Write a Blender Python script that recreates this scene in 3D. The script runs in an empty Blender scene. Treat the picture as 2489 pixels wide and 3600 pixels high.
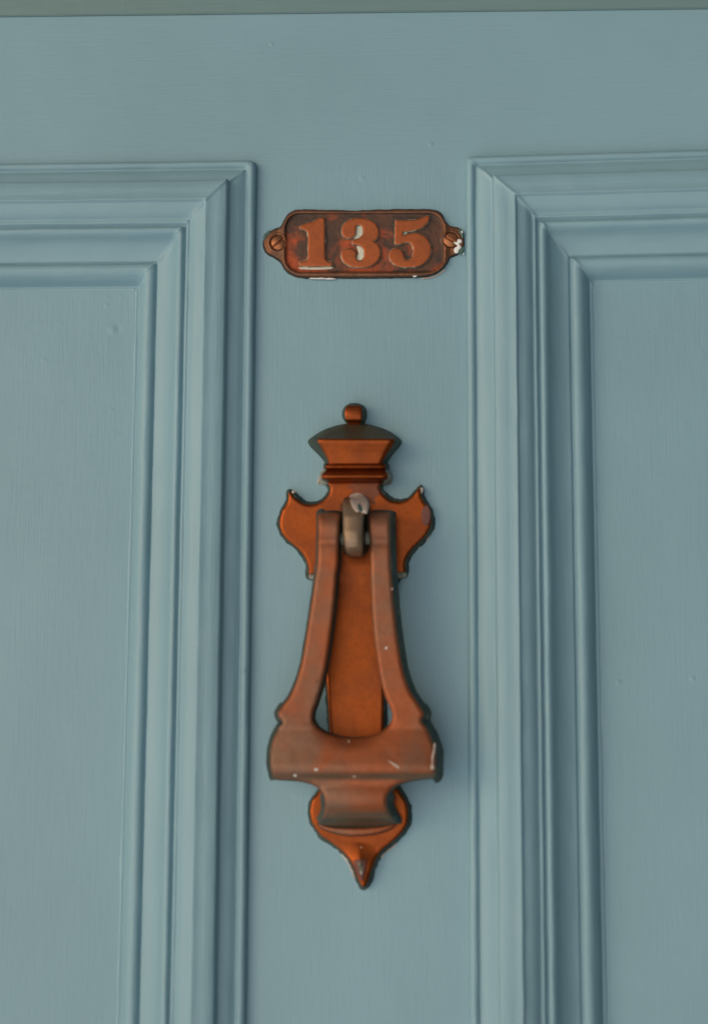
import bpy, bmesh, math, random
import numpy as np
from mathutils import Vector, Matrix, Euler, noise
from mathutils.geometry import delaunay_2d_cdt
random.seed(4)
R = math.radians
scn = bpy.context.scene
COL = scn.collection

# ------------------------------------------------------------------ camera
F = 5000.0                      # focal length in photograph pixels (50 mm)
PW, PH = 2489.0, 3600.0
DIST = 0.63                     # metres from lens to the door plane
YAW, PITCH, ROLL = 3.9, 9.0, 0.15
cam_d = bpy.data.cameras.new('camera')
cam = bpy.data.objects.new('camera', cam_d); COL.objects.link(cam)
CROT = Euler((R(90 + PITCH), 0, R(YAW)), 'XYZ').to_matrix() @ Matrix.Rotation(R(ROLL), 3, 'Z')
CPOS = Vector((0, -DIST, 0))
cam.matrix_world = Matrix.Translation(CPOS) @ CROT.to_4x4()
cam_d.sensor_fit = 'VERTICAL'; cam_d.sensor_height = 36; cam_d.lens = 50
cam_d.clip_start = 0.01; cam_d.clip_end = 200
cam_d.dof.use_dof = True
cam_d.dof.focus_distance = 0.672
cam_d.dof.aperture_fstop = 4.2
scn.camera = cam

# ------------------------------------------------------------------ light
SUN_AZ, SUN_EL = -31, -25       # light comes from the open street on the left, low under the porch
w = bpy.data.worlds.new('World'); scn.world = w; w.use_nodes = True
nt = w.node_tree
sky = nt.nodes.new('ShaderNodeTexSky'); sky.sky_type = 'NISHITA'; sky.sun_disc = False
sky.sun_elevation = R(12); sky.sun_rotation = R(180 + 48)
sky.air_density = 1.0; sky.dust_density = 3.0; sky.ozone_density = 1.0
bg = nt.nodes['Background']; bg.inputs[1].default_value = 0.078
nt.links.new(sky.outputs[0], bg.inputs[0])
sd = bpy.data.lights.new('sun', 'SUN'); sd.energy = 2.25; sd.angle = R(95); sd.color = (0.98, 0.99, 1.0)
sun = bpy.data.objects.new('sun', sd); COL.objects.link(sun)
_d = Vector((math.sin(R(SUN_AZ)) * math.cos(R(SUN_EL)), -math.cos(R(SUN_AZ)) * math.cos(R(SUN_EL)), math.sin(R(SUN_EL))))
sun.rotation_euler = _d.to_track_quat('Z', 'Y').to_euler()
scn.view_settings.view_transform = 'Standard'; scn.view_settings.look = 'None'
scn.view_settings.exposure = 0.0; scn.view_settings.gamma = 1.0
scn.view_settings.use_curve_mapping = False

# ------------------------------------------------------------------ helpers
def U(px, py, hmm=0.0):
    """point standing hmm millimetres proud of the door face, seen at photo pixel px,py"""
    d = CROT @ Vector(((px - PW / 2) / F, (PH / 2 - py) / F, -1.0))
    t = (-hmm / 1000.0 - CPOS.y) / d.y
    return CPOS + d * t

def tag(o, label=None, cat=None, group=None, kind=None):
    if label: o['label'] = label
    if cat: o['category'] = cat
    if group: o['group'] = group
    if kind: o['kind'] = kind
    return o

def empty(name, loc):
    o = bpy.data.objects.new(name, None); COL.objects.link(o); o.location = loc
    o.empty_display_size = 0.02
    return o

def mesh_obj(name, verts, faces, mats, fmat=None, parent=None, smooth=True):
    off = parent_loc(parent)
    me = bpy.data.meshes.new(name)
    me.from_pydata([tuple(Vector(v) - off) for v in verts], [], faces)
    for m in mats: me.materials.append(m)
    if fmat: me.polygons.foreach_set('material_index', fmat)
    me.polygons.foreach_set('use_smooth', [smooth] * len(faces))
    bm = bmesh.new(); bm.from_mesh(me)
    bmesh.ops.remove_doubles(bm, verts=bm.verts, dist=1e-6)
    bmesh.ops.recalc_face_normals(bm, faces=bm.faces)
    bm.to_mesh(me); bm.free(); me.update()
    o = bpy.data.objects.new(name, me); COL.objects.link(o)
    if parent: o.parent = parent
    return o

def parent_loc(p):
    v = Vector((0, 0, 0))
    while p is not None:
        v = v + p.location; p = p.parent
    return v

def smooth_path(pts, step=6.0, sharp=()):
    """closed Catmull-Rom through pts, resampled"""
    n = len(pts); out = []
    for i in range(n):
        p0, p1, p2, p3 = (Vector(pts[(i + k) % n][:2]) for k in (-1, 0, 1, 2))
        L = (p2 - p1).length
        if i in sharp: p0 = p1 + (p1 - p2) * 0.5
        if (i + 1) % n in sharp: p3 = p2 + (p2 - p1) * 0.5
        k = max(1, int(round(L / step)))
        m1 = (p2 - p0) * 0.5; m2 = (p3 - p1) * 0.5
        l1, l2 = m1.length, m2.length
        if l1 > L: m1 *= L / l1
        if l2 > L: m2 *= L / l2
        for j in range(k):
            t = j / k; t2 = t * t; t3 = t2 * t
            out.append(p1 * (2*t3 - 3*t2 + 1) + m1 * (t3 - 2*t2 + t) + p2 * (-2*t3 + 3*t2) + m2 * (t3 - t2))
    return out

def area(p):
    return 0.5 * sum(p[i].x * p[(i+1) % len(p)].y - p[(i+1) % len(p)].x * p[i].y for i in range(len(p)))

def normals(p):
    s = 1 if area(p) > 0 else -1
    n = len(p); out = []
    for i in range(n):
        t = (p[(i+1) % n] - p[i-1])
        t = t.normalized() if t.length > 1e-9 else Vector((1, 0))
        out.append(Vector((t.y * s, -t.x * s)))
    return out

def inside(P, X, Y):
    c = np.zeros(X.shape, bool)
    x1, y1 = P[:, 0], P[:, 1]; x2, y2 = np.roll(x1, -1), np.roll(y1, -1)
    for a, b, e, g in zip(x1, y1, x2, y2):
        if b == g: continue
        m = ((b > Y) != (g > Y)) & (X < (e - a) * (Y - b) / (g - b) + a)
        c ^= m
    return c

def dist_poly(P, X, Y):
    d = np.full(X.shape, 1e9)
    Q = np.roll(P, -1, axis=0)
    for (a, b), (e, g) in zip(P, Q):
        vx, vy = e - a, g - b; L = vx*vx + vy*vy + 1e-12
        t = np.clip(((X-a)*vx + (Y-b)*vy) / L, 0, 1)
        d = np.minimum(d, (X-a-t*vx)**2 + (Y-b-t*vy)**2)
    return np.sqrt(d)

def relief(name, poly, hfun, hback, mats, parent, grid=8.0, outset=10.0, shift=(0, 0),
           rnd=0.8, rw=8.0, outfun=None, mfun=None, wob=0.0, rag=1.0):
    """solid with front outline `poly` (photo px), front height hfun(x,y) mm, sides going back to hback mm"""
    n = len(poly)
    P = np.array([[p.x, p.y] for p in poly])
    xs = np.arange(P[:, 0].min(), P[:, 0].max(), grid); ys = np.arange(P[:, 1].min(), P[:, 1].max(), grid)
    X, Y = np.meshgrid(xs, ys); X = X.copy(); X[1::2] += grid / 2
    X, Y = X.ravel(), Y.ravel()
    m = inside(P, X, Y); X, Y = X[m], Y[m]
    D = dist_poly(P, X, Y); m = D > grid * 0.45; X, Y, D = X[m], Y[m], D[m]
    co = [Vector((p[0], p[1])) for p in P] + [Vector((a, b)) for a, b in zip(X, Y)]
    dist = [0.0] * n + list(D)
    r = delaunay_2d_cdt(co, [(i, (i+1) % n) for i in range(n)], [], 1, 1e-5)
    vco, faces, orig = r[0], r[2], r[3]
    verts = []; remap = {}
    for vi, c in enumerate(vco):
        src = orig[vi]
        d = dist[src[0]] if src else 0.0
        k = max(0.0, 1 - d / rw)
        h = hfun(c.x, c.y) - rnd * k * k
        if wob: h += wob * noise.noise(Vector((c.x / 45, c.y / 45, 3.1)))
        verts.append(U(c.x, c.y, h))
        for s in src:
            if s < n: remap[s] = vi
    F_, M_ = [], []
    for f in faces:
        F_.append(tuple(f))
        cx = sum(vco[i].x for i in f) / 3; cy = sum(vco[i].y for i in f) / 3
        M_.append(mfun(cx, cy) if mfun else 0)
    N = normals(poly)
    rings = [[remap[i] for i in range(n)]]
    for t in (0.35, 0.75, 1.0):
        ring = []
        for i, p in enumerate(poly):
            o_ = outset if outfun is None else outfun(p, N[i])
            o_ *= 1 + rag * 0.45 * noise.noise(Vector((p.x / 22, p.y / 22, 7.7))) + rag * 0.25 * noise.noise(Vector((p.x / 8, p.y / 8, 1.7)))
            q = p + N[i] * (o_ * t ** 0.8) + Vector(shift) * t
            hf = hfun(p.x, p.y) - rnd
            hb = hback(p.x, p.y) if callable(hback) else hback
            ring.append(len(verts)); verts.append(U(q.x, q.y, hf + (hb - hf) * t))
        rings.append(ring)
    for a, b in zip(rings[:-1], rings[1:]):
        for i in range(n):
            j = (i + 1) % n
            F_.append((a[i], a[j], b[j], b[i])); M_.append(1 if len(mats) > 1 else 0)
    return mesh_obj(name, verts, F_, mats, M_, parent)

def loft(name, rows, mats, parent, hback=0.0, convex=0.4, sub=4, close=True, side=1, conv=None, mrow=None):
    """rows: (y, back-left x, front-left x, front-right x, back-right x, front height mm[, back mm])"""
    rr = []
    for i in range(len(rows) - 1):          # densify
        a, b = rows[i], rows[i+1]
        for k in range(sub):
            t = k / sub
            rr.append([a[j] + (b[j] - a[j]) * t for j in range(6)])
    rr.append(list(rows[-1][:6]))
    verts, F_, M_ = [], [], []
    prof = [(-1, None)]
    K = 11
    for (y, a, b, c, d, h) in rr:
        ring = [(a, hback), (a + (b-a)*0.35, hback + (h-hback)*0.45), (a + (b-a)*0.8, hback + (h-hback)*0.86)]
        cx, hw = (b + c) / 2, (c - b) / 2
        for k in range(K):
            u = -1 + 2 * k / (K - 1)
            ring.append((cx + u * hw, h - convex * abs(u) ** 2.5 * 1.0))
        ring += [(d + (c-d)*0.8, hback + (h-hback)*0.86), (d + (c-d)*0.35, hback + (h-hback)*0.45), (d, hback)]
        for (x, hh) in ring: verts.append(U(x, y, hh))
    W = K + 6
    for r in range(len(rr) - 1):
        for k in range(W - 1):
            F_.append((r*W + k, r*W + k + 1, (r+1)*W + k + 1, (r+1)*W + k))
            front = 3 <= k < W - 4
            M_.append((mrow(rr[r][0]) if mrow else 0) if front else side)
    for r in (0, len(rr) - 1):
        F_.append(tuple(range(r*W, r*W + W))); M_.append(side)
    return mesh_obj(name, verts, F_, mats, M_, parent)

# ------------------------------------------------------------------ materials
def newmat(name):
    m = bpy.data.materials.new(name); m.use_nodes = True
    return m, m.node_tree, m.node_tree.nodes['Principled BSDF']

def nd(t, kind, **kw):
    n = t.nodes.new(kind)
    for k, v in kw.items():
        if hasattr(n, k): setattr(n, k, v)
        else: n.inputs[k].default_value = v
    return n

def coords(t, scale=(1, 1, 1), loc=(0, 0, 0)):
    g = t.nodes.new('ShaderNodeNewGeometry')
    mp = t.nodes.new('ShaderNodeMapping'); mp.inputs['Scale'].default_value = scale; mp.inputs['Location'].default_value = loc
    t.links.new(g.outputs['Position'], mp.inputs['Vector'])
    return mp.outputs[0]

def noise_n(t, vec, scale, detail=3, rough=0.5, dist=0.0):
    n = t.nodes.new('ShaderNodeTexNoise'); t.links.new(vec, n.inputs['Vector'])
    n.inputs['Scale'].default_value = scale; n.inputs['Detail'].default_value = detail
    n.inputs['Roughness'].default_value = rough; n.inputs['Distortion'].default_value = dist
    return n.outputs['Fac']

def ramp(t, fac, stops, interp='LINEAR'):
    r = t.nodes.new('ShaderNodeValToRGB'); t.links.new(fac, r.inputs[0]); e = r.color_ramp.elements
    r.color_ramp.interpolation = interp
    while len(e) < len(stops): e.new(0.5)
    for i, (p, c) in enumerate(stops):
        e[i].position = p; e[i].color = (*c, 1) if not isinstance(c, (int, float)) else (c, c, c, 1)
    return r.outputs[0]

def mix(t, fac, a, b):
    n = t.nodes.new('ShaderNodeMix'); n.data_type = 'RGBA'
    if isinstance(fac, (int, float)): n.inputs[0].default_value = fac
    else: t.links.new(fac, n.inputs[0])
    for i, v in ((6, a), (7, b)):
        if isinstance(v, tuple): n.inputs[i].default_value = (*v, 1)
        else: t.links.new(v, n.inputs[i])
    return n.outputs[2]

def math_n(t, op, a, b=0.0):
    n = t.nodes.new('ShaderNodeMath'); n.operation = op
    for i, v in ((0, a), (1, b)):
        if isinstance(v, (int, float)): n.inputs[i].default_value = v
        else: t.links.new(v, n.inputs[i])
    return n.outputs[0]

def bump(t, h, strength, distance, prev=None):
    n = t.nodes.new('ShaderNodeBump'); n.inputs['Strength'].default_value = strength
    n.inputs['Distance'].default_value = distance; t.links.new(h, n.inputs['Height'])
    if prev is not None: t.links.new(prev, n.inputs['Normal'])
    return n.outputs[0]

def paint(name, along, base=(0.196, 0.326, 0.380)):
    m, t, b = newmat(name)
    st = {'h': (6, 60, 110), 'v': (110, 60, 6)}[along]
    brush = noise_n(t, coords(t, st), 8, 4, 0.6, 0.3)
    lump = noise_n(t, coords(t), 55, 3, 0.5)
    grain = noise_n(t, coords(t), 1500, 2, 0.5)
    big = noise_n(t, coords(t), 9, 2, 0.5)
    c = mix(t, ramp(t, big, [(0.3, 0.0), (0.7, 1.0)]), tuple(x * 0.95 for x in base), tuple(x * 1.05 for x in base))
    c = mix(t, math_n(t, 'MULTIPLY', ramp(t, brush, [(0.35, 0.0), (0.7, 1.0)]), 0.06), c, (0.28, 0.42, 0.46))
    t.links.new(c, b.inputs['Base Color'])
    t.links.new(ramp(t, brush, [(0.3, 0.40), (0.7, 0.52)]), b.inputs['Roughness'])
    b.inputs['Specular IOR Level'].default_value = 0.4
    n1 = bump(t, brush, 0.42, 0.00035)
    n2 = bump(t, lump, 0.5, 0.0008, n1)
    pv = t.nodes.new('ShaderNodeTexVoronoi'); pv.inputs['Scale'].default_value = 48
    t.links.new(coords(t, (1, 1, 1), (3, 1, 7)), pv.inputs['Vector'])
    pip = math_n(t, 'MULTIPLY', ramp(t, pv.outputs['Distance'], [(0.02, 1.0), (0.075, 0.0)]), ramp(t, noise_n(t, coords(t), 30, 2), [(0.5, 0.0), (0.6, 1.0)]))
    n2 = bump(t, pip, 0.5, 0.0004, n2)
    n3 = bump(t, grain, 0.12, 0.0001, n2)
    t.links.new(n3, b.inputs['Normal'])
    return m

def metal(name, c1, c2, dark,  metallic=0.75, rough=(0.36, 0.5), scale=60, darkpos=(0.62, 0.75), spots=True, seed=0, mixpos=(0.38, 0.62)):
    m, t, b = newmat(name)
    v = coords(t, (1, 1, 1), (seed, seed * 0.7, 0))
    n1 = noise_n(t, v, scale, 3, 0.55, 0.4)
    n2 = noise_n(t, v, scale * 0.55, 4, 0.6, 0.8)
    n3 = noise_n(t, v, 420, 3, 0.6)
    c = mix(t, ramp(t, n1, [(mixpos[0], 0.0), (mixpos[1], 1.0)]), c1, c2)
    c = mix(t, ramp(t, n2, [(darkpos[0], 0.0), (darkpos[1], 0.75)]), c, dark)
    c = mix(t, math_n(t, 'MULTIPLY', ramp(t, n3, [(0.45, 0.0), (0.75, 1.0)]), 0.3), c, tuple(x * 0.45 for x in c1))
    if spots:
        vo = t.nodes.new('ShaderNodeTexVoronoi'); t.links.new(v, vo.inputs['Vector']); vo.inputs['Scale'].default_value = 75
        vo.inputs['Randomness'].default_value = 1.0
        s = ramp(t, vo.outputs['Distance'], [(0.05, 0.8), (0.13, 0.0)])
        c = mix(t, s, c, (0.10, 0.045, 0.02))
    t.links.new(c, b.inputs['Base Color'])
    b.inputs['Metallic'].default_value = metallic
    t.links.new(ramp(t, n2, [(0.3, rough[0]), (0.7, rough[1])]), b.inputs['Roughness'])
    nb = bump(t, n1, 0.035, 0.0006); nb = bump(t, n3, 0.4, 0.00018, nb)
    t.links.new(nb, b.inputs['Normal'])
    return m

def patina(name, c1, c2, white=(0.66, 0.8), wcol=(0.42, 0.44, 0.36), metallic=0.2, scale=130):
    m, t, b = newmat(name)
    v = coords(t)
    n1 = noise_n(t, v, scale, 4, 0.6); n2 = noise_n(t, v, scale * 2.2, 4, 0.65, 0.5)
    c = mix(t, ramp(t, n1, [(0.35, 0.0), (0.65, 1.0)]), c1, c2)
    c = mix(t, ramp(t, n2, [(white[0], 0.0), (white[1], 1.0)]), c, wcol)
    t.links.new(c, b.inputs['Base Color']); b.inputs['Metallic'].default_value = metallic
    b.inputs['Roughness'].default_value = 0.6
    t.links.new(bump(t, n2, 0.4, 0.0003), b.inputs['Normal'])
    return m

M_rail = paint('blue_paint_brushed_across', 'h')
M_vert = paint('blue_paint_brushed_down', 'v')
M_head = paint('green_grey_frame_paint', 'h', (0.135, 0.215, 0.215))
ORANGE, TAN, BROWN = (0.31, 0.078, 0.022), (0.20, 0.102, 0.060), (0.10, 0.035, 0.025)
M_plate = metal('worn_copper_plate', (0.275, 0.055, 0.006), (0.20, 0.042, 0.008), BROWN, 0.8, rough=(0.33, 0.40), seed=1.3, darkpos=(0.68, 0.9))
M_hand = metal('worn_copper_handle', ORANGE, TAN, (0.17, 0.09, 0.055), 0.5, rough=(0.45, 0.58), scale=38, darkpos=(0.6, 0.85), seed=5.2, mixpos=(0.38, 0.62))
M_loop = metal('dull_bronze', (0.27, 0.175, 0.11), (0.23, 0.155, 0.095), (0.12, 0.09, 0.06), 0.5, seed=2.2)
M_ledge = metal('brown_underside_shade', (0.20, 0.105, 0.058), (0.165, 0.095, 0.055), (0.10, 0.07, 0.045), 0.5, (0.42, 0.52), 60, seed=3.9, spots=False)  # dark ground mirrored in downward faces, put into the colour
M_olive = metal('dark_olive_tarnish_and_shade', (0.13, 0.10, 0.06), (0.09, 0.075, 0.05), (0.20, 0.09, 0.04), 0.6, seed=3.3, spots=False)  # real tarnish on the cap, painted shade under the foot
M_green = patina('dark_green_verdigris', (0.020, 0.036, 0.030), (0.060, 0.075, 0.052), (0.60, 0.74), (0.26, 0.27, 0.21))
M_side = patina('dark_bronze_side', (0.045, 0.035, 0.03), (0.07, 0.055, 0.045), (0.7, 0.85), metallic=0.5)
M_dep = patina('pale_polish_deposit', (0.05, 0.05, 0.035), (0.20, 0.20, 0.14), (0.47, 0.62), (0.50, 0.48, 0.38), 0.0, 160)
M_cake = patina('caked_polish', (0.48, 0.45, 0.36), (0.58, 0.55, 0.46), (0.72, 0.82), (0.12, 0.10, 0.06), 0.0, 260)
M_pale = patina('pale_green_residue', (0.30, 0.30, 0.24), (0.16, 0.15, 0.11), (0.5, 0.7), (0.5, 0.5, 0.44), 0.0, 200)
M_white = patina('white_paint_splash', (0.75, 0.74, 0.72), (0.66, 0.65, 0.62), (0.8, 0.95), (0.7, 0.7, 0.7), 0.0, 300)
M_cream = patina('cream_pink_paint_residue', (0.40, 0.30, 0.25), (0.50, 0.42, 0.36), (0.7, 0.85), (0.25, 0.16, 0.12), 0.0, 200)
M_cream2 = patina('dusty_fleck', (0.42, 0.27, 0.21), (0.36, 0.22, 0.16), (0.7, 0.85), (0.4, 0.3, 0.25), 0.0, 200)
M_teal = patina('bright_verdigris', (0.03, 0.07, 0.06), (0.06, 0.13, 0.11), (0.75, 0.9), (0.2, 0.25, 0.2), 0.0, 200)
M_neck_shade = metal('red_brown_neck_shade', (0.20, 0.055, 0.020), (0.15, 0.045, 0.022), (0.10, 0.035, 0.02), 0.5, (0.42, 0.52), 60, (0.6, 0.8), False, 4.0)
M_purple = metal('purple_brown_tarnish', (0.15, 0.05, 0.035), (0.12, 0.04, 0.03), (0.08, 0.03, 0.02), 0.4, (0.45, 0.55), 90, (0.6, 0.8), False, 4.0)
M_digit = metal('copper_numerals', (0.37, 0.090, 0.024), (0.31, 0.078, 0.023), (0.3, 0.08, 0.03), 0.6, (0.42, 0.55), 90, (0.7, 0.9), False, 7.0)
M_rim = metal('brown_copper_border', (0.22, 0.085, 0.038), (0.15, 0.065, 0.035), (0.08, 0.05, 0.035), 0.6, (0.42, 0.55), 110, (0.5, 0.75), False, 8.0)
M_field = metal('grimy_copper_field', (0.06, 0.036, 0.026), (0.11, 0.048, 0.028), (0.50, 0.085, 0.02), 0.4, (0.5, 0.65), 90, (0.52, 0.66), False, 9.4)
M_screw = metal('copper_screw', (0.33, 0.12, 0.05), (0.26, 0.11, 0.05), (0.12, 0.06, 0.04), 0.7, (0.4, 0.5), 200, (0.6, 0.8), False, 6.0)

# ------------------------------------------------------------------ the door
PX = 0.0001355                      # metres per photo pixel on the door
PROFILE = [(0,-0.3),(0.6,1.5),(3,3.2),(9,4.2),(17,4.6),(25,4.2),(30,3.4),(33,2.9),(37,3.1),(46,4.3),(60,5.0),(74,5.4),(84,5.6),
  (89,5.7),(90.5,8.6),(93,9.7),(99,10.2),(130,10.6),(156,10.5),(161,10.9),(165,10.8),(167.5,9.5),(172,9.3),(190,8.9),(205,7.9),(216,6.6),(222,5.6),(226,5.9),(231,6.0),(235,5.3),
  (239,3.3),(242,3.4),(246,4.9),(252,5.5),(260,5.4),(268,4.4),(275,2.9),(284,1.1),(294,-.2),(310,-1.6),(326,-2.6),(341,-3.2),
  (346,-3.3),(348,-4.7),(351,-4.6),(355,-3.4),(362,-2.5),(372,-2.1),(383,-2.4),(394,-3.6),(404,-5.4),(413,-7.6),(418,-9.3),(422,-10.2),(426,-9.6),(430,-9.8),(436,-10.2)]
PANEL_H = -10.5

door = empty('panelled_door', U(1244, 3600, 0))
tag(door, 'blue grey painted wooden door with two moulded panels behind knocker and number', 'door')

def axes(corner, side, down):
    c = U(*corner); s = (U(*side) - c).normalized(); d = (U(*down) - c).normalized()
    return c, s, d
# left panel: s runs left, d runs down ; right panel: s runs right
LP = axes((905, 571), (0, 583), (867, 3600))
RP = axes((1636, 559), (2489, 534), (1650, 3600))
PW_M, PH_M = 0.235, 1.30

def moulding(frame, seed):
    c, es, ed = frame
    def at(a, b, h): return c + es * a + ed * b + Vector((0, -h / 1000, 0))
    # parameter along each of the four sides
    def ts(n):
        base = [0, 0.0006, 0.0014, 0.003, 0.006]
        return base
    sides = []
    verts, F_ = [], []
    K = len(PROFILE)
    ring = []          # list of (side, t or corner)
    def side_pts(L):
        t = [0.0, 0.0005, 0.001, 0.0016, 0.0023, 0.004, 0.008]; 
        n = int(L / 0.0035)
        t += [0.012 + (L - 0.024) * i / n for i in range(n + 1)]
        t += [L - 0.008, L - 0.004, L - 0.0023, L - 0.0016, L - 0.001, L - 0.0005]
        return [x / L for x in t]
    for sd_, L in ((0, PW_M), (1, PH_M), (2, PW_M), (3, PH_M)):
        for u in side_pts(L): ring.append((sd_, u))
    for (sd_, u) in ring:
        for (s, h) in PROFILE:
            h = h * 1.05; s_ = s * PX
            a0, a1, b0, b1 = s_, PW_M - s_, s_, PH_M - s_
            if sd_ == 0: a, b = a1 + (a0 - a1) * u, b0
            elif sd_ == 1: a, b = a0, b0 + (b1 - b0) * u
            elif sd_ == 2: a, b = a0 + (a1 - a0) * u, b1
            else: a, b = a1, b1 + (b0 - b1) * u
            # rounded outer arrises and hand-painted wobble
            q = Vector((a * 60 + seed, b * 60, s * 0.03))
            w1 = noise.noise(q) ; w2 = noise.noise(q * 3.1 + Vector((9, 2, 1)))
            hh = h + (0.28 * w1 + 0.16 * w2 if s > 0 else 0)
            off = 0.00014 * noise.noise(Vector((a * 45, b * 45, s * 0.11 + seed))) + 0.00006 * w2
            m = abs(a - b)
            if sd_ in (0, 1) and s > 60:                         # paint gathered in the mitre joint
                hh += 0.9 * math.exp(-(m / 0.0011) ** 2) * (0.55 + 1.4 * noise.noise(Vector((a * 350, b * 350, seed))))
            r = max(0.0, 0.0028 - s_ * 0.3)                        # rounded outer corner
            if s_ < 0.005 and abs(a - s_) < r and abs(b - s_) < r:
                k = (r - abs(a - s_)) * (r - abs(b - s_)) / (r * r)
                a += 0.0007 * k; b += 0.0007 * k
            if sd_ in (0, 2): b += off
            else: a += off
            verts.append(at(a, b, hh))
    n = len(ring)
    for i in range(n):
        j = (i + 1) % n
        for k in range(K - 1):
            F_.append((i*K + k, j*K + k, j*K + k + 1, i*K + k + 1))
    # face material: horizontal vs vertical brush direction
    M_ = []
    for i in range(n):
        M_ += [0 if ring[i][0] in (0, 2) else 1] * (K - 1)
    o = mesh_obj('moulding', verts, F_, [M_rail, M_vert], M_, door)
    return o

def panel(frame, seed, dents):
    c, es, ed = frame
    verts, F_ = [], []
    a0, a1, b0, b1 = 0.056, PW_M - 0.056, 0.056, PH_M - 0.056
    na = int((a1 - a0) / 0.0012); 
    bs = [b0 + i * 0.0014 for i in range(int(0.42 / 0.0014))]; bs += [bs[-1] + (b1 - bs[-1]) * i / 60 for i in range(1, 61)]
    for b in bs:
        for i in range(na + 1):
            a = a0 + (a1 - a0) * i / na
            p = c + es * a + ed * b
            h = PANEL_H + 0.18 * noise.noise(Vector((a * 22, b * 9, seed)))
            for (dx, dz, rx, rz, dh) in dents:
                h += dh * math.exp(-((p.x - dx) / rx) ** 2 - ((p.z - dz) / rz) ** 2)
            verts.append(p + Vector((0, -h / 1000, 0)))
    W = na + 1
    for r in range(len(bs) - 1):
        for k in range(na): F_.append((r*W + k, r*W + k + 1, (r+1)*W + k + 1, (r+1)*W + k))
    return mesh_obj('panel', verts, F_, [M_vert], None, door)

def dent(px, py, r1, r2, h, H=PANEL_H):
    p = U(px, py, H); return (p.x, p.z, r1, r2, h)
m1 = moulding(LP, 1.7); m2 = moulding(RP, 8.9)
panel(LP, 2.0, [dent(402, 1158, .0016, .0012, 0.75), dent(412, 1156, .0010, .0014, -0.8), dent(144, 1145, .0005, .0005, 0.35),
                dent(462, 1048, .0012, .0006, -0.5), dent(470, 1060, .0005, .0014, 0.4)])
panel(RP, 5.0, [dent(2475, 1245, .0016, .0012, 0.5), dent(2482, 1250, .001, .0014, -0.5), dent(2110, 1020, .002, .0005, -0.3)])

# rails and stiles: one sheet with the two panel openings, and the door's own thickness behind
def corners(frame, inset):
    c, es, ed = frame
    return [c + es * a + ed * b for a, b in ((inset, inset), (PW_M - inset, inset), (PW_M - inset, PH_M - inset), (inset, PH_M - inset))]
lc = corners(LP, 0.002); rc = corners(RP, 0.002)
XL, XR = lc[1].x - 0.10, rc[1].x + 0.10
ZT, ZB = U(1244, 52, 1).z + 0.007, lc[3].z - 0.20
ZT_ = ZT
def sheet(name, quad, mat, nx, nz, seed, extra=()):
    verts, F_ = [], []
    A, B, C_, D_ = [Vector((p[0], 0, p[1])) for p in quad]     # tl, tr, br, bl
    for j in range(nz + 1):
        for i in range(nx + 1):
            u, v = i / nx, j / nz
            p = (A * (1-u) + B * u) * (1-v) + (D_ * (1-u) + C_ * u) * v
            h = 0.12 * noise.noise(Vector((p.x * 14, p.z * 14, seed))) * min(1, 6*u, 6*(1-u), 6*v, 6*(1-v))
            for (dx, dz, rx, rz, dh) in extra:
                h += dh * math.exp(-((p.x - dx) / rx) ** 2 - ((p.z - dz) / rz) ** 2)
            verts.append(p + Vector((0, -h / 1000, 0)))
    W = nx + 1
    for r in range(nz):
        for k in range(nx): F_.append((r*W + k, r*W + k + 1, (r+1)*W + k + 1, (r+1)*W + k))
    return verts, F_
def join_sheets(name, items, mat):
    V, Fs = [], []
    for v, f in items:
        o = len(V); V += v; Fs += [tuple(i + o for i in q) for q in f]
    return mesh_obj(name, V, Fs, [mat], None, door)
zl, zr = lc[0].z, rc[0].z
rail_ex = [dent(1545, 278, .0014, .0004, 0.35, 0), dent(1590, 282, .0014, .0004, 0.4, 0), dent(1600, 289, .001, .0004, -0.3, 0)]
join_sheets('top_rail', [sheet('', [(XL, ZT_), (XR, ZT_), (XR, zr), (XL, lc[1].z)], None, 300, 60, 1.0, rail_ex)], M_rail)
def rail_z(x): return lc[1].z + (zr - lc[1].z) * (x - XL) / (XR - XL)
mid = [(lc[0].x, rail_z(lc[0].x)), (rc[0].x, rail_z(rc[0].x)), (rc[3].x, rc[3].z), (lc[3].x, lc[3].z)]
stile = join_sheets('middle_stile', [sheet('', mid, None, 40, 400, 3.0)], M_vert)
for q in ([(XL, lc[1].z), (lc[1].x, lc[1].z), (lc[2].x, lc[2].z), (XL, lc[2].z)],
          [(rc[1].x, rc[1].z), (XR, zr), (XR, rc[2].z), (rc[2].x, rc[2].z)]):
    join_sheets('side_stile', [sheet('', q, None, 10, 60, 5.0)], M_vert)
join_sheets('bottom_rail', [sheet('', [(XL, lc[2].z), (XR, rc[2].z), (XR, ZB), (XL, ZB)], None, 40, 12, 7.0)], M_rail)

def box(name, x0, x1, y0, y1, z0, z1, mat, parent, bev=0.0015):
    me = bpy.data.meshes.new(name); bm = bmesh.new()
    bmesh.ops.create_cube(bm, size=1)
    off = parent_loc(parent)
    for v in bm.verts:
        v.co = Vector(((x0+x1)/2 + v.co.x*(x1-x0), (y0+y1)/2 + v.co.y*(y1-y0), (z0+z1)/2 + v.co.z*(z1-z0))) - off
    bmesh.ops.bevel(bm, geom=bm.edges[:], offset=bev, segments=3, affect='EDGES')
    bm.to_mesh(me); bm.free(); me.materials.append(mat)
    o = bpy.data.objects.new(name, me); COL.objects.link(o); o.parent = parent
    return o
box('core', XL + 0.001, XR - 0.001, 0.012, 0.045, ZB, ZT - 0.001, M_vert, door)

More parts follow.
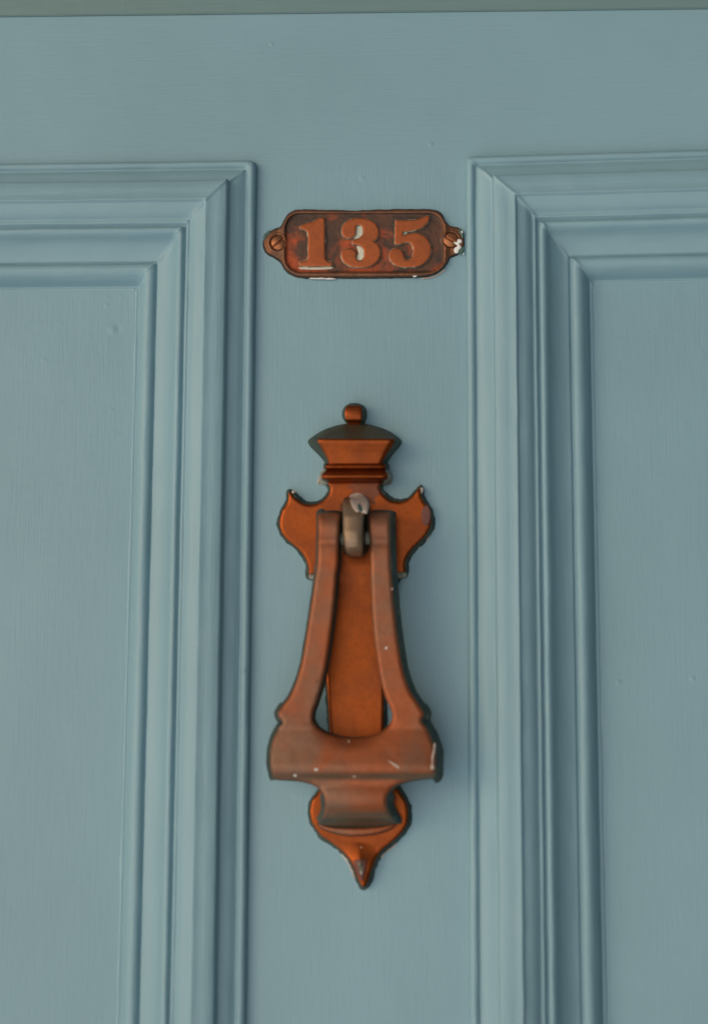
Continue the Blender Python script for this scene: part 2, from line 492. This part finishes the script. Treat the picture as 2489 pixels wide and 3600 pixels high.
frm = empty('door_frame', (0, 0, ZB))
tag(frm, 'dark grey green door frame whose blurred edge crosses the very top', 'door frame')
LZ = U(1244, 52, 1).z
fh = box('frame_head', XL - 0.09, XR + 0.09, -0.0012, 0.0003, LZ, LZ + 0.15, M_head, frm, 0.0004)
fh.rotation_euler = (0, R(1.25), 0)   # the old frame hangs slightly out of level
box('head_stop', XL - 0.09, XR + 0.09, 0.0005, 0.05, ZT + 0.001, LZ + 0.13, M_head, frm, 0.003)
box('jamb', XL - 0.09, XL - 0.002, -0.045, 0.05, ZB, ZT, M_head, frm, 0.003)
box('jamb', XR + 0.002, XR + 0.09, -0.045, 0.05, ZB, ZT, M_head, frm, 0.003)

# ------------------------------------------------------------------ the knocker
knock = empty('door_knocker', U(1270, 2600, 0))
tag(knock, 'worn copper door knocker with urn top and U shaped handle on blue grey door', 'door knocker')
def c2(x, y): return (900 + x * .4386, 1380 + y * .4386)
def c3(x, y): return (900 + x * .4386, 1980 + y * .4386)
def c4(x, y): return (900 + x * .4386, 2440 + y * .4386)

def lerp(tab, y):
    if y <= tab[0][0]: return tab[0][1]
    for (a, p), (b, q) in zip(tab[:-1], tab[1:]):
        if y <= b:
            return p + (q - p) * (y - a) / (b - a)
    return tab[-1][1]

# back plate: the outline is where the casting meets the door
plate_pts = [c2(*p) for p in [(565,690),(560,745),(578,775),(560,815),(520,852),(460,876),(400,867),(345,832),(305,790),(270,776),(246,792),
  (242,840),(228,888),(198,930),(178,990),(172,1065),(188,1130),(228,1190),(300,1250),(360,1310),(393,1370),(404,1420),(405,1475),(428,1498),(468,1500),(505,1540)]]
plate_pts += [c3(*p) for p in [(520,300),(530,700),(552,1000),(575,1340)]] + [(1158, 2660), (1140, 2730)]
plate_pts += [c4(*p) for p in [(490,770),(440,832),(418,920),(424,1010),(458,1085),(520,1160),(600,1215),(680,1280),(740,1350),(778,1430),(802,1500),(845,1566),(880,1570),
  (918,1532),(950,1440),(985,1345),(1035,1270),(1120,1200),(1190,1130),(1240,1050),(1252,950),(1237,870),(1200,800),(1160,740)]]
plate_pts += [(1385, 2730), (1365, 2660)] + [c3(*p) for p in [(1055,1340),(1060,1000),(1085,700),(1110,420)]]
plate_pts += [c2(*p) for p in [(1132,1600),(1142,1525),(1165,1495),(1212,1482),(1228,1440),(1226,1370),(1252,1310),(1300,1250),(1372,1180),(1418,1110),(1434,1030),(1424,950),
  (1392,890),(1358,840),(1347,780),(1332,740),(1302,736),(1280,768),(1232,822),(1172,850),(1105,845),(1052,810),(1022,762),(1035,740),(1035,690)]]
outer = smooth_path(plate_pts, 6)
N_ = normals(outer)
INS = 11.0
front = [p - n * INS + Vector((-3, -1)) for p, n in zip(outer, N_)]
def plate_h(x, y):
    h = lerp([(1660, 5.5), (1760, 5.0), (1990, 4.6), (2050, 3.6), (2700, 3.4), (2860, 4.6), (2960, 4.6), (3040, 5.2), (3130, 3.6)], y)
    if y > 2900:      # raised keel on the pointed tip
        h += 1.6 * max(0, 1 - abs(x - (1255 + (y - 2900) * 0.085)) / 60) * min(1, max(0, (y - 2960) / 60))
    return h
def back_ring(name, poly, back, *a, **k): pass
def plate_m(x, y):
    cx, cy = c2(870, 790)
    d = math.hypot((x - cx) / 1.25, (y - cy) / 1.0) + 16 * noise.noise(Vector((x / 22, y / 22, 4)))
    return 2 if d < 42 else 0  # shade of the handle above the hinge, painted into the plate
relief('back_plate', front, plate_h, 0.0, [M_plate, M_green, M_neck_shade], mfun=plate_m, parent=knock, grid=6, outset=INS, shift=(3, 1), rnd=0.5, rw=8, wob=0.04)

# pale swollen lips under the wings
for pts, w_ in (((c2(418,1478), c2(480,1462)), 15), ((c2(1128,1462), c2(1208,1452)), 16)):
    (xa, ya), (xb, yb) = pts
    loft('wing_lip', [(ya-10, xa, xa+4, xb-3, xb, 4.8), (ya-5, xa-1, xa+3, xb-2, xb+1, 6.0), (ya, xa-1, xa+3, xb-2, xb+1, 6.3), (ya+6, xa, xa+3, xb-3, xb, 5.6), (ya+11, xa+2, xa+6, xb-6, xb-2, 3)],
         [M_pale, M_green], knock, 0.0, 0.8, 3)

def rows2(tab): return [(1380 + y * .4386, 900 + a * .4386, 900 + b * .4386, 900 + c * .4386, 900 + d * .4386, h) for (y, a, b, c, d, h) in tab]
loft('finial_knob', rows2([(84,768,776,792,802,1.5),(88,750,762,812,826,5),(98,728,742,832,850,7.2),(116,706,722,845,872,8.6),(150,690,712,850,888,9),(190,690,713,850,889,9),
      (218,700,718,846,884,8.4),(232,712,728,842,876,6.5),(244,720,735,838,870,4.8),(258,722,735,838,870,4.2)]), [M_plate, M_green], knock, 0.0, 0.25, 3, mrow=lambda y: 1 if y < 1380 + 103 * .4386 else 0)
loft('urn_cap', rows2([(250,715,735,835,872,3.2),(262,650,680,905,935,4.6),(288,568,602,985,1022,6.8),(318,505,545,1045,1082,9.0),(348,462,512,1085,1126,11.4),(368,436,498,1108,1150,13.4),
      (378,424,494,1113,1160,14.1),(386,416,494,1112,1166,14.2),(405,416,502,1104,1168,13.9),(440,438,522,1084,1148,12.7),(480,480,546,1056,1112,11.4),(520,520,568,1032,1080,10.4),(556,548,582,1014,1056,9.8),(572,552,584,1014,1056,9.6)]),
     [M_plate, M_green, M_olive], knock, 0.0, 0.3, 4, mrow=lambda y: 2 if y < 1380 + 366 * .4386 else 0)
loft('collar_bead', rows2([(564,552,580,1012,1052,9.2),(572,545,566,1028,1062,10.8),(584,540,558,1038,1068,11.9),(598,540,556,1042,1071,12.1),(610,543,558,1038,1069,11.3),(620,546,566,1030,1065,9.6)]),
     [M_plate, M_green], knock, 0.0, 0.4, 4)
loft('collar_bead', rows2([(618,540,566,1030,1068,9.6),(630,528,552,1042,1076,10.9),(648,513,532,1054,1090,12.7),(668,505,525,1060,1096,13.6),(686,503,526,1056,1097,13.0),(700,502,536,1044,1094,11.0),(710,502,556,1030,1092,8.2),(726,505,575,1020,1088,5.6),(742,520,590,1010,1070,3.0)]),
     [M_plate, M_pale], knock, 0.0, 0.4, 4)

# swinging handle
Lout = [c2(*p) for p in [(502,962),(497,1010),(497,1100),(495,1200),(493,1290),(488,1380)]] + [c3(*p) for p in [(468,150),(448,290),(428,420),(402,590),(366,790),(326,935),(268,1068),(212,1145),(180,1192)]]
tipL = [c4(*p) for p in [(176,170),(205,212),(214,228),(202,248),(168,300),(135,370),(117,450),(112,530),(118,590),(134,655),(150,682)]]
Lbot = [c4(*p) for p in [(220,688),(300,694),(370,704),(425,718),(478,742),(515,772),(540,815),(550,870),(548,930),(530,985),(500,1030)]]
foot = [c4(*p) for p in [(520,1046),(640,1058),(780,1062),(920,1058),(1050,1044),(1110,1024)]]
Rbot = [c4(*p) for p in [(1090,985),(1064,940),(1046,880),(1048,830),(1068,785),(1105,745),(1165,712),(1240,694),(1340,680),(1425,668)]]
tipR = [c4(*p) for p in [(1438,640),(1442,580),(1443,480),(1425,405),(1390,315),(1352,250),(1328,215),(1335,190),(1348,160)]]
Rout = [c3(*p) for p in [(1335,1180),(1300,1125),(1240,1030),(1185,880),(1150,690),(1125,500),(1106,320),(1094,170),(1084,30)]] + [c2(*p) for p in [(1080,1300),(1078,1180),(1076,1080),(1076,1000),(1072,955)]]
Rin = [c2(*p) for p in [(908,955),(905,1010),(906,1100),(910,1200),(914,1300),(916,1400)]] + [c3(*p) for p in [(916,100),(922,260),(932,450),(948,620),(968,760),(1000,950),(1036,1075),(1072,1150),(1090,1205),(1086,1255),(1055,1305),(1000,1350),(900,1388),(790,1400),(680,1392),(580,1365),(510,1328),(468,1280),(455,1232),(465,1180),(498,1085),(538,950),(575,760),(610,520),(635,280),(650,80)]]
Lin = [c2(*p) for p in [(660,1400),(664,1250),(667,1150),(670,1050),(668,960)]]
hpts = Lout + tipL + Lbot + foot + Rbot + tipR + Rout + Rin + Lin
hand = smooth_path(hpts, 6.5)
HT = [(1788, 19.0), (1802, 22.5), (1822, 25.2), (1850, 26.2), (1882, 25.6), (1898, 24.0), (1905, 23.2), (1914, 24.0), (1940, 24.4), (2300, 24.2), (2480, 24.6), (2560, 25.4), (2640, 27.4), (2696, 29.0),
      (2716, 28.2), (2742, 24.2), (2752, 23.9), (2790, 25.0), (2812, 25.0), (2835, 23.6), (2870, 19.0), (2896, 12.5), (2906, 9.0)]
hin = [Vector(p) for p in Rin + Lin]
cx_, cy_ = c4(770, 300)
def hand_h(x, y):
    h = sum(lerp(HT, y + k) for k in (-9, -6, -3, 0, 3, 6, 9)) / 7
    # dished lower edge of the opening
    d = math.hypot((x - cx_) / 1.55, (y - (cy_ - 60)))
    if y > cy_ - 40: h -= 2.6 * math.exp(-((d - 82) / 26.0) ** 2) * max(0, 1 - abs(x - cx_) / 190)
    # the wide bulb is slightly domed across
    if 2560 < y < 2740: h -= 2.0 * (abs(x - 1245) / 300) ** 3
    if 2760 < y: h -= 0.8 * (abs(x - 1245) / 110) ** 2
    return h
def hand_b(x, y):
    return lerp([(1780, 12), (1900, 15), (2560, 15), (2700, 15), (2860, 9), (2910, 6)], y)
hole = set()
def hout(p, n):
    # inner sides of the arms are nearly square, the outer sides are drafted
    if 1060 < p.x < 1385 and p.y < 2600 and inner_flag(p, n): return 3.0
    if p.y < 1800 and n.y < -0.6: return 4.0
    if p.y > 2890: return 4.0
    if p.y > 2735 and n.y > 0.5: return 3.0
    return 13.0 if p.y < 2480 else 20.0
def inner_flag(p, n):
    return (p.x < 1250 and n.x > 0.15) or (p.x > 1250 and n.x < -0.15) or (n.y < 0 and 2400 < p.y < 2600 and 1090 < p.x < 1385)
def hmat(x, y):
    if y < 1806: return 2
    if 2718 < y < 2742: return 3  # ledge underside darkened by colour
    if 2878 < y: return 2  # rolled foot underside, shade painted as darker metal
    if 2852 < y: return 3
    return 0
handle = relief('swing_handle', hand, hand_h, hand_b, [M_hand, M_green, M_olive, M_ledge], knock, grid=7.5, shift=(7, 0), rnd=1.3, rw=9, outfun=hout, mfun=hmat, wob=0.12, rag=0.2)

# hinge lug the handle hangs from
K2 = rows2([(838,722,745,840,868,6),(846,708,730,850,880,12),(862,696,716,858,888,18),(885,690,708,862,892,23),(915,686,704,862,894,26.5),(950,684,702,862,895,28.8),(990,683,700,858,897,30.6),(1050,684,700,853,897,31.5),(1120,687,702,850,896,32.5),
            (1190,695,708,850,894,32),(1240,702,716,852,890,30.5),(1275,712,724,852,885,28),(1298,724,736,850,878,24.5),(1310,740,752,840,866,20),(1314,752,762,832,856,14)])
lug = loft('hinge_lug', K2, [M_loop, M_olive], knock, 9.0, 1.2, 4)
# pin through the eyes
def rod(name, p0, p1, r, mat, parent, seg=20):
    d = (p1 - p0).normalized(); a = d.orthogonal().normalized(); b = d.cross(a)
    V, Fs = [], []
    for p in (p0, p1):
        for k in range(seg):
            t = 2 * math.pi * k / seg; V.append(p + (a * math.cos(t) + b * math.sin(t)) * r)
    for k in range(seg): Fs.append((k, (k+1) % seg, seg + (k+1) % seg, seg + k))
    Fs += [tuple(range(seg)), tuple(range(seg, 2*seg))]
    return mesh_obj(name, V, Fs, [mat], None, parent)
rod('hinge_pin', U(1130, 1893, 16), U(1364, 1890, 16), 0.0030, M_pale, knock)
# mount that carries the lug down to the plate
loft('lug_base', [(1770, 1195, 1205, 1290, 1300, 9), (1800, 1190, 1203, 1292, 1304, 12), (1880, 1190, 1203, 1292, 1304, 14), (1930, 1196, 1206, 1288, 1298, 12), (1945, 1200, 1210, 1284, 1292, 8)],
     [M_olive, M_olive], knock, 3.0, 0.5, 3)

# paint drop on the lug
def blob(name, outline, h0, h1, mat, parent, grid=4, out=2):
    p = smooth_path(outline, 4)
    return relief(name, p, (h0 if callable(h0) else (lambda x, y: h0)), h1, [mat, mat], parent, grid=grid, outset=out, rnd=0.7, rw=10)
# striking ledge on the lower plate
def ledge_h(x, y):
    return 8.6 - 0.06 * (abs(x - 1250) / 12) - 0.0 * y
lp = [c4(*p) for p in [(490,1042),(560,1058),(660,1066),(780,1070),(900,1066),(1010,1056),(1100,1038),(1125,1040),(1085,1075),(1000,1108),(900,1128),(800,1134),(700,1128),(610,1106),(540,1078)]]
relief('strike_ledge', smooth_path(lp, 5), ledge_h, 4.0, [M_hand, M_olive], knock, grid=5, outset=5, rnd=1.0, rw=9)

lugh = lambda x, y: lerp([(1738, 7), (1747, 8), (1752, 13), (1759, 19.3), (1769, 24.2), (1782, 27.6), (1797, 30.0), (1815, 31.6), (1840, 32.6)], y)
blob('paint_residue', [c2(*p) for p in [(752,850),(772,822),(815,812),(862,826),(894,862),(904,905),(900,940),(886,968),(862,965),(835,955),(805,955),(780,930),(762,890)]], lugh, 6.0, M_cream, knock, 4, 3)
blob('verdigris_spot', [c2(*p) for p in [(808,900),(822,882),(844,892),(858,922),(862,948),(845,955),(822,952),(810,930)]], lambda x, y: lugh(x, y) + 0.35, 6.0, M_teal, knock, 4, 1)
def fleck(outline, m, H, par=knock, nm='paint_fleck'):
    p = smooth_path(outline, 3)
    f = H if callable(H) else (lambda x, y: H)
    return relief(nm, p, lambda x, y: f(x, y) + 0.22, lambda x, y: f(x, y) - 0.5, [m, m], par, grid=3, outset=1.0, rnd=0.15, rw=4)
def oval(cx, cy, rx, ry): return [(cx + rx * math.cos(k * math.pi / 4) * random.uniform(.8, 1.2), cy + ry * math.sin(k * math.pi / 4) * random.uniform(.8, 1.2)) for k in range(8)]
for (x, y, rx, ry, m) in [(*c4(485,605), 6.5, 4, 0), (*c4(315,653), 4.5, 4, 0), (*c4(790,662), 7, 4, 1), (*c3(1045,680), 4.2, 4.2, 0), (*c3(1091,207), 3, 4.5, 1), (*c3(745,1425), 4, 5, 1)]:
    fleck(oval(x, y, rx, ry), M_cream2 if m else M_white, hand_h)
fleck([c4(*p) for p in [(1428,392),(1437,400),(1434,450),(1424,500),(1418,535),(1422,560),(1428,598),(1408,604),(1400,585),(1410,550),(1408,520),(1416,470),(1424,430)]], M_cream, hand_h)
fleck([c4(*p) for p in [(1060,537),(1100,550),(1135,572),(1152,588),(1140,598),(1122,584),(1095,562)]], M_cream, hand_h)
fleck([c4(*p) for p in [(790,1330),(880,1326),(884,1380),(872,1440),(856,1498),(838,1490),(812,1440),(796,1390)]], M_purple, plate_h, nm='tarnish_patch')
fleck([c4(*p) for p in [(822,1352),(846,1350),(858,1400),(848,1450),(836,1440),(826,1400)]], M_dep, lambda x, y: plate_h(x, y) + 0.15)
fleck(oval(*c4(845, 1228), 3.5, 3.5), M_cream2, plate_h)
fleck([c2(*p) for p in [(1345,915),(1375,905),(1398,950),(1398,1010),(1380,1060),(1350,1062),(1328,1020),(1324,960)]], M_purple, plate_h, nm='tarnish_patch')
for (x, y, rx, ry) in [(*c2(300, 797), 6, 5), (*c2(1322, 785), 8, 10)]:
    fleck(oval(x, y, rx, ry), M_cream, lambda x, y: plate_h(x, y) - 1.2)
# ragged bare wood and filler showing where the door was painted round the casting
def meniscus(cpts, wpx, mat, par, seed):
    rr_ = random.Random(seed)
    top = [(x + rr_.uniform(-1, 1), y + rr_.uniform(-1, 1)) for x, y in cpts]
    bot = [(x + rr_.uniform(-1, 1) + wpx[0] * rr_.uniform(.5, 1.3), y + wpx[1] * rr_.uniform(.4, 1.4)) for x, y in cpts[::-1]]
    relief('paint_residue', smooth_path(top + bot, 4), lambda x, y: 0.7, -0.3, [mat, mat], par, grid=3, outset=2, rnd=0.3, rw=4)
meniscus([c4(632,1222), c4(690,1280), c4(747,1345), c4(777,1420), c4(792,1470)], (-3, 2), M_cream, knock, 1)
meniscus([c4(1118,1195), c4(1068,1228), c4(1030,1265), c4(1000,1300)], (5, 4), M_cream, knock, 2)
meniscus([c2(1290,1245), c2(1320,1210), c2(1365,1175), c2(1385,1150)], (4, 3), M_cream, knock, 3)
meniscus([c2(1130,400), c2(1100,350), c2(1060,318), c2(1015,295)], (5, -3), M_cream, knock, 4)
meniscus([c2(500,735), c2(508,690), c2(530,640), c2(548,610)], (-3, 0), M_cream, knock, 6)
meniscus([c4(168,195), c4(190,215), c4(212,232)], (-3, 8), M_dep, knock, 5)

# ------------------------------------------------------------------ the number plate
numb = empty('number_plate', U(1280, 858, 0))
tag(numb, 'brown copper house number plate reading 135 with two slotted screws', 'number plate')
def c1(x, y): return (880 + x * .5013, 680 + y * .5013)
np_pts = [c1(*p) for p in [(320,114),(500,113),(640,117),(720,121),(860,114),(1050,110),(1250,110),(1310,122),(1348,150),(1372,198),(1400,224),(1465,242),(1493,272),(1502,345),(1490,400),(1450,434),
  (1402,455),(1388,485),(1350,533),(1290,572),(1200,591),(1000,596),(800,599),(500,599),(350,596),(290,576),(242,540),(212,490),(170,456),(118,428),(92,382),(87,330),(105,290),(150,257),(203,238),(226,208),(250,165),(282,130)]]
npo = smooth_path(np_pts, 5)
nn = normals(npo)
npf = [p - n * 4.5 + Vector((0, -2)) for p, n in zip(npo, nn)]
fx0, fy0 = c1(248, 140); fx1, fy1 = c1(1352, 552)
RC = 52.0
def fsdf(x, y):
    cx, cy = (fx0+fx1)/2, (fy0+fy1)/2
    qx = abs(x-cx) - (fx1-fx0)/2 + RC; qy = abs(y-cy) - (fy1-fy0)/2 + RC
    return math.hypot(max(qx, 0), max(qy, 0)) + min(max(qx, qy), 0) - RC
S1, S2 = c1(193, 346), c1(1403, 326)
def np_h(x, y):
    d = fsdf(x, y)
    h = 2.7 - 0.9 * max(0.0, min(1.0, (d - 10) / 14))           # lugs lower than border
    t = max(0.0, min(1.0, (2.5 - d) / 5.0)); h = h + (1.3 - h) * t * t * (3 - 2*t)
    if -2 < d < 12: h += 0.25
    for s in (S1, S2):
        r = math.hypot(x - s[0], y - s[1])
        h += 0.45 * math.exp(-((r - 31) / 3.0) ** 2) - (0.9 if r < 27 else 0)
    h += 0.10 * noise.noise(Vector((x / 14, y / 14, 1)))
    return h
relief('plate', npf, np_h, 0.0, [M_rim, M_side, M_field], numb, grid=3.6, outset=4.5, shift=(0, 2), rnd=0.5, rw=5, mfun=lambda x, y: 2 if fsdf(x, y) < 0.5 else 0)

D1 = [(348,226),(380,212),(415,203),(445,194),(468,178),(492,170),(516,171),(522,190),(524,300),(524,440),(532,466),(552,477),(574,481),(579,497),(570,511),(450,512),(348,512),(341,497),(350,479),(378,474),(398,466),(404,440),(405,300),(398,268),(380,256),(356,250),(346,240)]
D3 = [(640,268),(650,222),(690,186),(758,172),(825,180),(872,206),(898,248),(900,290),(885,320),(866,336),(895,356),(912,398),(908,442),(880,486),(830,512),(770,520),(710,512),(660,486),(638,446),(640,412),(665,390),(700,385),(730,396),(742,420),(742,452),(758,470),(780,468),(795,446),(796,405),(782,376),(752,362),(722,356),(712,340),(722,326),(760,314),(786,290),(791,255),(781,230),(760,222),(743,232),(741,262),(737,290),(715,308),(685,315),(655,304)]
D5 = [(1016,186),(1080,188),(1150,185),(1200,171),(1238,156),(1256,164),(1248,196),(1224,226),(1185,250),(1130,263),(1074,268),(1068,298),(1108,284),(1160,277),(1210,290),(1250,330),(1268,380),(1262,432),(1230,480),(1180,508),(1110,518),(1040,512),(995,486),(972,445),(976,408),(1002,388),(1040,386),(1064,402),(1077,432),(1086,460),(1106,466),(1130,450),(1141,412),(1138,372),(1118,346),(1088,344),(1052,354),(1020,358),(1013,340),(1014,260)]
for pts, txt, sh in ((D1, 'raised numeral 1, first figure of the number', (0, 13, 14, 15, 16)), (D3, 'raised numeral 3 with pale residue in its curves', ()), (D5, 'raised numeral 5, last figure of the number', (0, 10, 11))):
    o = relief('digit', smooth_path([c1(*p) for p in pts], 4, sh), lambda x, y: 2.8, 1.1, [M_digit, M_dep], numb, grid=4, outset=3.2, shift=(0.5, 1.5), rnd=0.15, rw=3, wob=0.03)
    o['label'] = txt
# pale polish caked into the counters of the 3 and 5
for pts in ([(738,232),(760,218),(790,232),(796,262),(790,296),(765,318),(730,326),(742,290)], [(748,366),(785,372),(800,405),(798,450),(780,474),(752,470),(742,450),(760,420)],
            [(1068,268),(1112,266),(1090,284),(1068,302)], [(345,512),(572,512),(580,522),(560,530),(470,534),(350,530)]):
    relief('polish_residue', smooth_path([c1(*p) for p in pts], 4), lambda x, y: 1.65, 1.0, [M_cake, M_cake], numb, grid=4, outset=2, rnd=0.2, rw=4, wob=0.4)

def screw(cx, cy, ang, label=None):
    V, Fs, Ms = [], [], []
    sc = empty('screw', Vector((0, 0, 0))); sc.parent = numb
    r0 = 24.0
    ca, sa = math.cos(R(ang)), math.sin(R(ang))
    K, Rn = 40, 9
    def hh(x, y):
        rr = math.hypot(x, y) / r0
        h = 2.3 + 0.75 * (1 - rr * rr)
        d = abs(-x * sa + y * ca)
        t = max(0, min(1, (3.6 - d) / 1.2)); return h - 0.95 * t
    pts = []
    n = 34
    V = []; idx = {}
    for i in range(n + 1):
        for j in range(n + 1):
            x = (i / n * 2 - 1) * r0; y = (j / n * 2 - 1) * r0
            # square to disc, aligned with the slot
            u, v = x / r0, y / r0
            dx = u * math.sqrt(max(0, 1 - v*v/2)) * r0; dy = v * math.sqrt(max(0, 1 - u*u/2)) * r0
            X = dx * ca - dy * sa; Y = dx * sa + dy * ca
            V.append(U(cx + X, cy + Y, hh(X, Y)))
            idx[i, j] = len(V) - 1
    for i in range(n):
        for j in range(n):
            Fs.append((idx[i, j], idx[i+1, j], idx[i+1, j+1], idx[i, j+1]))
    rim = [idx[i, 0] for i in range(n)] + [idx[n, j] for j in range(n)] + [idx[i, n] for i in range(n, 0, -1)] + [idx[0, j] for j in range(n, 0, -1)]
    low = []
    for q in rim:
        V.append(V[q] + Vector((0, 0.0014, 0))); low.append(len(V) - 1)
    for k in range(len(rim)):
        Fs.append((rim[k], rim[(k+1) % len(rim)], low[(k+1) % len(rim)], low[k]))
    bpy.data.objects.remove(sc)
    o = mesh_obj('screw', V, Fs, [M_screw], None, numb)
    if label: o['label'] = label
    return o
screw(S1[0] + 1, S1[1], -38, 'clean slotted screw on the left')
screw(S2[0], S2[1], 32, 'slotted screw beside the white paint splash')
spl = [(1424,345),(1445,335),(1458,322),(1478,326),(1480,345),(1462,350),(1470,365),(1478,380),(1462,395),(1455,415),(1435,415),(1428,395),(1436,378),(1452,372),(1448,360),(1430,358)]
o = relief('paint_splash', smooth_path([c1(*p) for p in spl], 3), lambda x, y: 2.35, 1.6, [M_white, M_white], numb, grid=3, outset=1.5, rnd=0.2, rw=3, wob=0.2)
fleck([c1(*p) for p in [(430,592),(480,593),(500,590),(530,595),(560,593),(600,600),(540,603),(520,600),(470,601),(415,597)]], M_white, lambda x, y: 1.4, numb, 'paint_splash')
fleck([c1(*p) for p in [(1140,578),(1160,562),(1172,560),(1170,578),(1150,586)]], M_white, lambda x, y: 2.3, numb, 'paint_splash')
fleck([c1(*p) for p in [(1200,594),(1270,584),(1330,556),(1360,530),(1366,534),(1335,562),(1275,591),(1210,600)]], M_cream, lambda x, y: 0.6, numb, 'paint_splash')
for (x, y, a, b) in [(822,330,5,4),(850,410,2.5,2.5),(790,318,3,2),(835,345,3,2),(722,262,3,3),(803,392,1.5,1.5),(1022,205,1.5,1.5),(1484,270,2,5),(1494,425,2,3)]:
    X_, Y_ = c1(x, y); fleck(oval(X_, Y_, a, b), M_white, lambda x, y: 2.6, numb)
fleck([c1(*p) for p in [(1468,250),(1488,262),(1494,300),(1486,315),(1474,290),(1462,268)]], M_teal, lambda x, y: np_h(x, y), numb, 'verdigris_spot')
fleck([c1(*p) for p in [(1478,385),(1496,375),(1494,400),(1474,425),(1462,422)]], M_teal, lambda x, y: np_h(x, y), numb, 'verdigris_spot')
fleck([c1(*p) for p in [(95,300),(112,278),(135,262),(140,275),(118,300),(104,325),(95,330)]], M_teal, lambda x, y: np_h(x, y), numb, 'verdigris_spot')
